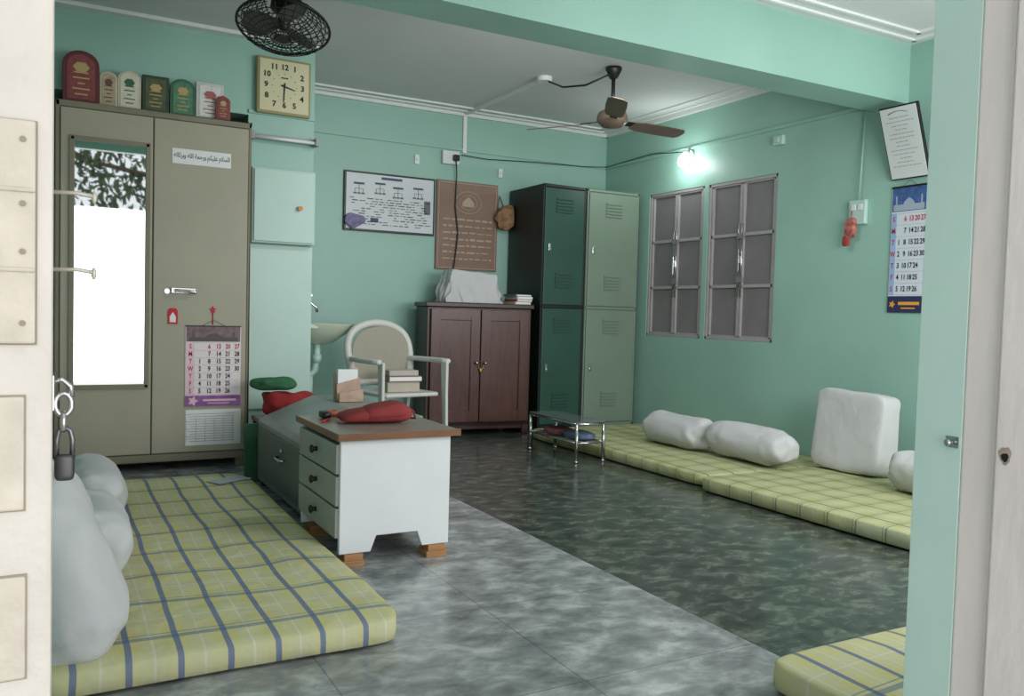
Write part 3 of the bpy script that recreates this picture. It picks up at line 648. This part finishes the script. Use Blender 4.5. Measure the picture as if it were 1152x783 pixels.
b=MB().superq((.035,-.004,.047),.080,.082,.040,.5,.35,nu=20,nv=40,wob=.06,seed=22)
for v in b.bm.verts: v.co.z=max(v.co.z,.03)
bagshape(b); fin(b,'bag_flap',t,RED)
b=MB().tube([(.11,-.05,.062),(.145,-.04,.040),(.160,-.01,.010),(.13,.02,.008)],.004,n=6); fin(b,'bag_strap',t,RED)
b=MB().superq((.945,3.20,.485),.018,.04,.014,.5,.5,nu=10,nv=14); single(b,'stapler','small dark stapler on the desk top','stapler',(.945,3.20,.471),BLACK)
b=MB().lathe([(.018,0),(.03,0),(.03,.02),(.018,.02),(.018,0)],(.995,3.27,.471)); single(b,'tape_roll','small orange adhesive tape roll on desk','tape roll',(.985,3.26,.471),M('orange_tape',(170,90,50),.5))
b=MB().cyl((.90,3.08,.475),(.945,3.14,.475),.004,n=8); single(b,'pen','red pen lying on the desk','pen',(.92,3.11,.471),REDINK)
t=thing('letter_rack','small cream wooden letter rack on the slope desk','rack',(1.29,3.98,.447))
WR=M('pinkish_wood',(180,150,132),.6,var=.12,scale=20)
b=MB().box(1.23,1.35,3.93,4.03,.447,.457).prism([(1.23,.457),(1.35,.457),(1.35,.61),(1.23,.58)],'y',4.02,4.03).prism([(1.23,.457),(1.35,.457),(1.35,.56),(1.23,.53)],'y',3.975,3.985).prism([(1.23,.457),(1.35,.457),(1.35,.51),(1.23,.49)],'y',3.93,3.94)
fin(b,'rack_frame',t,WR,bevel=.002)
b=MB().box(1.24,1.34,3.99,4.015,.458,.60); fin(b,'paper_bundle',t,PAPER)
b=MB().box(-.05,.05,-.008,.008,0,.30)
o=single(b,'green_board','dark green board leaning on the slope desk end','board',(0,0,0),M('dark_green_board',(38,84,56),.5),bevel=.002); o.location=(.925,4.36,.0); o.rotation_euler=(math.radians(-5),0,math.radians(10))
t=thing('stool','small brown wooden stool between desk and cupboard','stool',(1.13,4.62,0))
b=MB().box(.99,1.30,4.50,4.76,.27,.295); fin(b,'stool_top',t,WOODB,bevel=.004)
for x in (1.01,1.27):
    for y in (4.52,4.73): 
        b=MB().box(x-.015,x+.015,y-.015,y+.015,0,.27); fin(b,'leg',t,WOODD,bevel=.002)
for y in (4.51,4.73):
    b=MB().box(1.02,1.26,y,y+.015,.20,.26); fin(b,'stool_rail',t,WOODD)
b=MB().superq((1.17,4.63,.375),.15,.12,.062,.8,.8,wob=.5,seed=4,nu=36,nv=56)
for v in b.bm.verts: v.co.z=max(v.co.z,.297)
single(b,'cloth_bundle','crumpled red cloth bundle on the stool','cloth',(1.17,4.63,.296),REDC)
b=MB().superq((1.07,4.62,.485),.10,.08,.035,.8,.8,wob=.5,seed=8,nu=30,nv=50); single(b,'cloth_bundle','folded green cloth on top of red bundle','cloth',(1.06,4.62,.42),GREENC)
# ------------------------------------------------------------ low chrome table
t=thing('side_table','low chrome-framed side table with glass top and shelf','table',(2.895,4.51,0))
tx0,tx1,ty0,ty1,tz=2.79,3.01,4.22,4.80,.235
for x in (tx0+.012,tx1-.012):
    for y in (ty0+.012,ty1-.012):
        b=MB().cyl((x,y,0),(x,y,tz),.011).cyl((x,y,0),(x,y,.015),.014); fin(b,'leg',t,CHROME)
b=MB()
for z,r in ((tz,.010),(.12,.007)):
    P=[(tx0+.012,ty0+.012,z),(tx1-.012,ty0+.012,z),(tx1-.012,ty1-.012,z),(tx0+.012,ty1-.012,z)]
    for i in range(4): b.cyl(P[i],P[(i+1)%4],r,n=10)
for k in range(5): b.cyl((tx0+.05+k*.03,ty0+.012,.12),(tx0+.05+k*.03,ty1-.012,.12),.004,n=8)
fin(b,'table_frame',t,CHROME)
b=MB().box(tx0+.005,tx1-.005,ty0+.005,ty1-.005,tz+.008,tz+.016); fin(b,'table_top',t,M('smoky_glass_top',(96,104,104),.08,var=.1),bevel=.002)
for k,(y,c,l) in enumerate(((4.36,(96,106,136),'blue folded cloth on the table shelf'),(4.58,(140,84,86),'red patterned cloth on the table shelf'))):
    b=MB().superq((2.90,y,.152),.08,.10,.025,.6,.6,wob=.15,seed=k); single(b,'folded_cloth',l,'cloth',(2.90,y,.128),M('shelf_cloth_%d'%k,c,.8,var=.4,scale=30))
# ------------------------------------------------------------ mattresses
PL=plaid('yellow_blue_plaid',(198,192,136),(194,193,158),(84,104,148),(98,120,142),(206,204,192),.115,.25,.13,.8,.65)
PR=plaid('green_yellow_plaid',(172,174,122),(182,184,144),(82,104,112),(82,104,112),(190,194,168),.17,.15,.07,.75,.75)
def mattress(x0,x1,y0,y1,h,mat,lab,z=0,seed=0,rz=0):
    b=MB(); a=(x1-x0)/2; c=(y1-y0)/2; bm=b.bm
    b.superq((0,0,h/2),a,c,h/2,.22,.10,nu=22,nv=160)
    for v in bm.verts:
        if v.co.z>h*.5: v.co.z+=noise.noise(Vector((v.co.x*3+seed,v.co.y*3,0)))*.012
        m=noise.noise(Vector((v.co.x*5,v.co.y*5,seed+3)))*.01
        v.co.x+=m; v.co.y+=m
    me=fin(b,'floor_mattress',None,mat); me.location=((x0+x1)/2,(y0+y1)/2,z); me['label']=lab; me['category']='mattress'; me['group']='plaid floor mattresses'
    me.rotation_euler=(0,0,rz); return me
mattress(-.03,.850,2.08,4.27,.082,PL,'thick yellow plaid floor mattress with blue stripes before cupboard')
mattress(3.04,4.13,3.37,5.22,.075,PR,'green-yellow plaid floor mattress along wall near lockers',seed=5)
mattress(2.97,4.13,1.55,3.35,.08,PR,'green-yellow plaid floor mattress under wall calendar',seed=9)
mattress(1.53,2.65,.93,1.45,.085,PL,'yellow plaid floor mattress beside the doorway',seed=12)
# ------------------------------------------------------------ cushions
def bolster(c,L,r,lab,seed,rz=0,rx=0,ry=0,sx=1,sz=.92):
    b=MB().superq((0,0,0),r*sx,r*sz,L/2,.48,1.0,axis='y',nu=36,nv=40,wob=.13,seed=seed)
    o=fin(b,'bolster_cushion',None,CLOTH); o.location=c; o.rotation_euler=(rx,ry,rz); o['label']=lab; o['category']='cushion'; o['group']='white floor cushions'; return o
bolster((3.53,4.16,.185),.56,.112,'white cotton bolster lying on far mattress',1)
bolster((3.56,3.56,.185),.58,.115,'white cotton bolster lying beside another bolster',2,rz=.05)
bolster((3.68,2.46,.185),.50,.115,'white bolster lying beside the upright cushion',3)
b=MB().superq((0,0,0),.08,.225,.22,.22,.22,nu=30,nv=56,wob=.05,seed=5)
o=fin(b,'back_cushion',None,CLOTH); o.location=(3.87,3.10,.302); o.rotation_euler=(0,math.radians(6),0); o['label']='square white back cushion standing on the mattress'; o['category']='cushion'; o['group']='white floor cushions'
b=MB().superq((0,0,0),.095,.19,.215,.55,.75,nu=36,nv=56,wob=.14,seed=15,taper=.38)
o=fin(b,'slumped_cushion',None,CLOTH); o.location=(.040,2.30,.285); o.rotation_euler=(math.radians(6),math.radians(-12),0); o['label']='slumped white cushion leaning upright beside the doorway'; o['category']='cushion'; o['group']='white floor cushions'
bolster((.115,2.84,.195),.52,.115,'white bolster lying on yellow mattress by wall',7)
bolster((.14,3.50,.195),.56,.115,'white bolster lying at far end of yellow mattress',8)
b=MB().box(-.09,.09,-.05,.05,0,.002); o=single(b,'paper_sheet','loose sheet of paper lying on the mattress','paper',(0,0,0),M('blue_grey_paper',(166,178,182),.7)); o.location=(.74,4.02,.089); o.rotation_euler=(0,0,.5)
# ------------------------------------------------------------ ceiling fan
t=thing('ceiling_fan','old brown three-blade ceiling fan hanging on rod','fan',(3.05,4.32,H),world=False)
b=MB().lathe([(.0,-.004),(.05,-.004),(.05,-.02),(.025,-.07),(.014,-.075)],n=20).cyl((0,0,-.05),(0,0,-.26),.012).lathe([(.014,-.20),(.04,-.21),(.045,-.25),(.02,-.26)],n=20); fin(b,'down_rod',t,DARKM)
b=MB().lathe([(.001,-.25),(.04,-.255),(.085,-.28),(.095,-.305),(.095,-.335),(.06,-.365),(.001,-.375)],n=28); mo=fin(b,'motor_housing',t,FANB)
for k,a in enumerate((3,123,238)):
    R=Matrix.Rotation(math.radians(a),4,'Z')
    tw=Matrix.Rotation(math.radians(-14),4,'X')
    b=MB().prism([(.16,-.045),(.22,-.06),(.40,-.065),(.55,-.06),(.575,-.03),(.575,.03),(.55,.055),(.40,.06),(.22,.055),(.16,.04)],'z',-.004,.002,T=R@Matrix.Translation((0,0,-.335))@tw)
    bl=fin(b,'fan_blade',t,FANB,bevel=.001)
    b=MB().prism([(.07,-.02),(.20,-.03),(.20,.03),(.07,.02)],'z',.003,.009,T=R@Matrix.Translation((0,0,-.335))@tw); fin(b,'blade_bracket',bl,DARKM)
# ------------------------------------------------------------ caged fan
t=thing('cabin_fan','dark wire-caged cabin fan hanging from ceiling','fan',(.905,3.80,2.13),rot=(math.radians(-15),math.radians(8),0),world=False)
b=MB(); Rr=.20
def rg(r,z,n=36): return [(r*math.cos(2*math.pi*i/n),r*math.sin(2*math.pi*i/n),z) for i in range(n)]
b.tube(rg(Rr,0),.006,n=6,closed=True)
for k in range(1,8): b.tube(rg(Rr*k/8,-.06*math.sqrt(1-(k/8)**2)-.0),.0025,n=5,closed=True)
for k in range(1,6): b.tube(rg(Rr*(.4+.6*k/6),.10*(1-k/6)),.0025,n=5,closed=True)
for i in range(28):
    a=2*math.pi*i/28; ca,sa=math.cos(a),math.sin(a)
    b.tube([(Rr*q*ca,Rr*q*sa,-.06*math.sqrt(max(0,1-q*q))) for q in (.12,.4,.65,.85,.95,1)],.0022,n=5)
    b.tube([(Rr*ca,Rr*sa,0),(Rr*.7*ca,Rr*.7*sa,.06),(Rr*.4*ca,Rr*.4*sa,.10)],.0022,n=5)
b.cyl((0,0,-.064),(0,0,-.058),.03); fin(b,'fan_cage',t,DARKM)
b=MB().lathe([(.001,.20),(.05,.19),(.065,.15),(.065,.09),(.03,.06),(.02,-.01),(.001,-.02)],n=24); fin(b,'motor_housing',t,DARKM)
for k in range(3):
    R=Matrix.Rotation(math.radians(40+120*k),4,'Z')@Matrix.Translation((0,0,.015))@Matrix.Rotation(math.radians(22),4,'X')
    b=MB().prism([(.02,-.02),(.08,-.07),(.15,-.075),(.18,-.03),(.17,.04),(.10,.05),(.02,.02)],'z',-.001,.002,T=R); fin(b,'fan_blade',t,M('grey_blade',(96,96,92),.4,.3))
b=MB().tube([(0,0,.18),(-.01,-.04,.24),(0,-.07,.305)],.012); fin(b,'fan_stem',t,DARKM)
# ------------------------------------------------------------ right wall things
t=thing('wall_lamp','lit bulb in small white holder high on mint wall','lamp',(W,4.86,2.06))
b=MB().cyl((W-.001,4.86,2.10),(W-.02,4.86,2.10),.035).tube([(W-.02,4.86,2.10),(W-.06,4.86,2.115),(W-.07,4.86,2.09)],.014); fin(b,'lamp_holder',t,WHITE)
b=MB().superq((W-.075,4.86,2.045),.038,.038,.048,1,1,nu=12,nv=18); fin(b,'bulb',t,M('glowing_bulb',(240,255,250),.4,emit=22,var=0))
b=MB().box(W-.03,W-.001,3.95,4.03,2.03,2.09).box(W-.04,W-.03,3.975,4.005,2.045,2.075)
single(b,'wall_socket','small pale round socket block high on wall','socket',(W-.01,3.99,2.03),MINTL,bevel=.004)
t=thing('framed_certificate','framed white certificate leaning out from the wall','picture frame',(W-.004,3.02,1.70),rot=(math.radians(20),0,-math.pi/2),world=False)
w,h=.235,.40
b=MB().box(-w/2,w/2,-.02,0,0,h); fin(b,'frame',t,BLACK,bevel=.003)
b=MB().box(-w/2+.008,w/2-.008,-.023,-.02,.008,h-.008); fin(b,'certificate_sheet',t,M('grey_paper',(214,218,218),.4,var=.03))
b=MB()
for k in range(13):
    ww=w*.36*(.7+.3*math.sin(k*1.7)); z=h*.84-k*.022
    x=-ww
    while x<ww-.01:
        q=random.uniform(.008,.03); b.box(x,min(ww,x+q),-.0245,-.023,z,z+.0035); x+=q+.005
b.tube([(-.06+.02*k,-.024,h*.90+.012*math.sin(k*math.pi/6)) for k in range(7)],.003,n=4)
fin(b,'certificate_writing',t,M('faded_ink',(150,156,160),.7))
t=thing('switch_board','small pale mint switch board fixed on the wall','switch',(W,3.35,1.45))
b=MB().box(W-.03,W-.001,3.30,3.41,1.47,1.61); fin(b,'board_box',t,MINTL,bevel=.004)
for k in range(2):
    b=MB().box(W-.036,W-.03,3.315+.045*k,3.345+.045*k,1.55,1.585); fin(b,'switch',t,WHITE,bevel=.002)
b=MB().superq((W-.045,3.385,1.45),.014,.035,.055,.5,.5,nu=16,nv=24,wob=.3,seed=3).cyl((W-.038,3.385,1.49),(W-.034,3.385,1.55),.003)
single(b,'hanging_packet','small colourful red and white packet hanging from switch','packet',(W-.045,3.385,1.40),M('patterned_packet',(170,96,88),.6,var=.8,scale=40))
b=MB().superq((W-.045,3.41,1.375),.012,.022,.030,.5,.5,nu=12,nv=18,wob=.2,seed=9).cyl((W-.045,3.40,1.39),(W-.045,3.395,1.41),.003)
single(b,'charm','small red tassel ornament below the hanging packet','ornament',(W-.045,3.41,1.35),M('dull_red_charm',(156,60,58),.7,var=.3,scale=40))
b=MB().tube([(W-.022,3.35,1.61),(W-.022,3.34,1.85),(W-.022,3.33,2.13)],.005,n=6)
single(b,'switch_wire','thin pale wire running up the wall from switch','wire',(W-.022,3.34,1.61),MINT)
# ------------------------------------------------------------ lights / world / camera
def area(n,loc,rot,sx,sy,p,col=(1,1,1)):
    l=bpy.data.lights.new(n,'AREA'); l.shape='RECTANGLE'; l.size=sx; l.size_y=sy; l.energy=p; l.color=col
    o=bpy.data.objects.new(n,l); o.location=loc; o.rotation_euler=rot; C.objects.link(o); return o
area('daylight_outside',(.9,-1.6,.98),(math.radians(90),0,0),3.6,2.08,58,(.99,.99,1))
area('front_wall_fill',(2.95,.80,1.38),(math.radians(76),0,0),1.85,1.1,58,(.99,.99,1))  # added fill lamp at the unseen front opening, brightens the room
area('beam_fill',(2.4,3.42,2.2),(math.radians(35),0,0),1.2,.10,15,(.99,.98,1))  # invented fill lamp behind the beam, lifts the far half of the room
l=bpy.data.lights.new('bulb_light','POINT'); l.energy=3.0; l.shadow_soft_size=.05; l.color=(.95,1,.98); o=bpy.data.objects.new('bulb_light',l); o.location=(W-.18,4.86,2.03); C.objects.link(o)
w=bpy.data.worlds.new('world'); sc.world=w; w.use_nodes=True; nt=w.node_tree; bg=nt.nodes['Background']; bg.inputs[0].default_value=(.94,.97,1,1); bg.inputs[1].default_value=1.0
cd=bpy.data.cameras.new('camera'); cd.sensor_width=36; cd.lens=946.5/1152*36; cd.clip_start=.02
cam=bpy.data.objects.new('camera',cd); C.objects.link(cam); sc.camera=cam
y,p,r=math.radians(28.9209),math.radians(2.3979),math.radians(-1.5745)
f=Vector((math.sin(y)*math.cos(p),math.cos(y)*math.cos(p),-math.sin(p))); rt=Vector((math.cos(y),-math.sin(y),0)); dn=f.cross(rt)
R2=rt*math.cos(r)+dn*math.sin(r); D2=-rt*math.sin(r)+dn*math.cos(r)
m=Matrix.Identity(4)
for i in range(3): m[i][0]=R2[i]; m[i][1]=-D2[i]; m[i][2]=-f[i]
m[2][3]=.9; cam.matrix_world=m
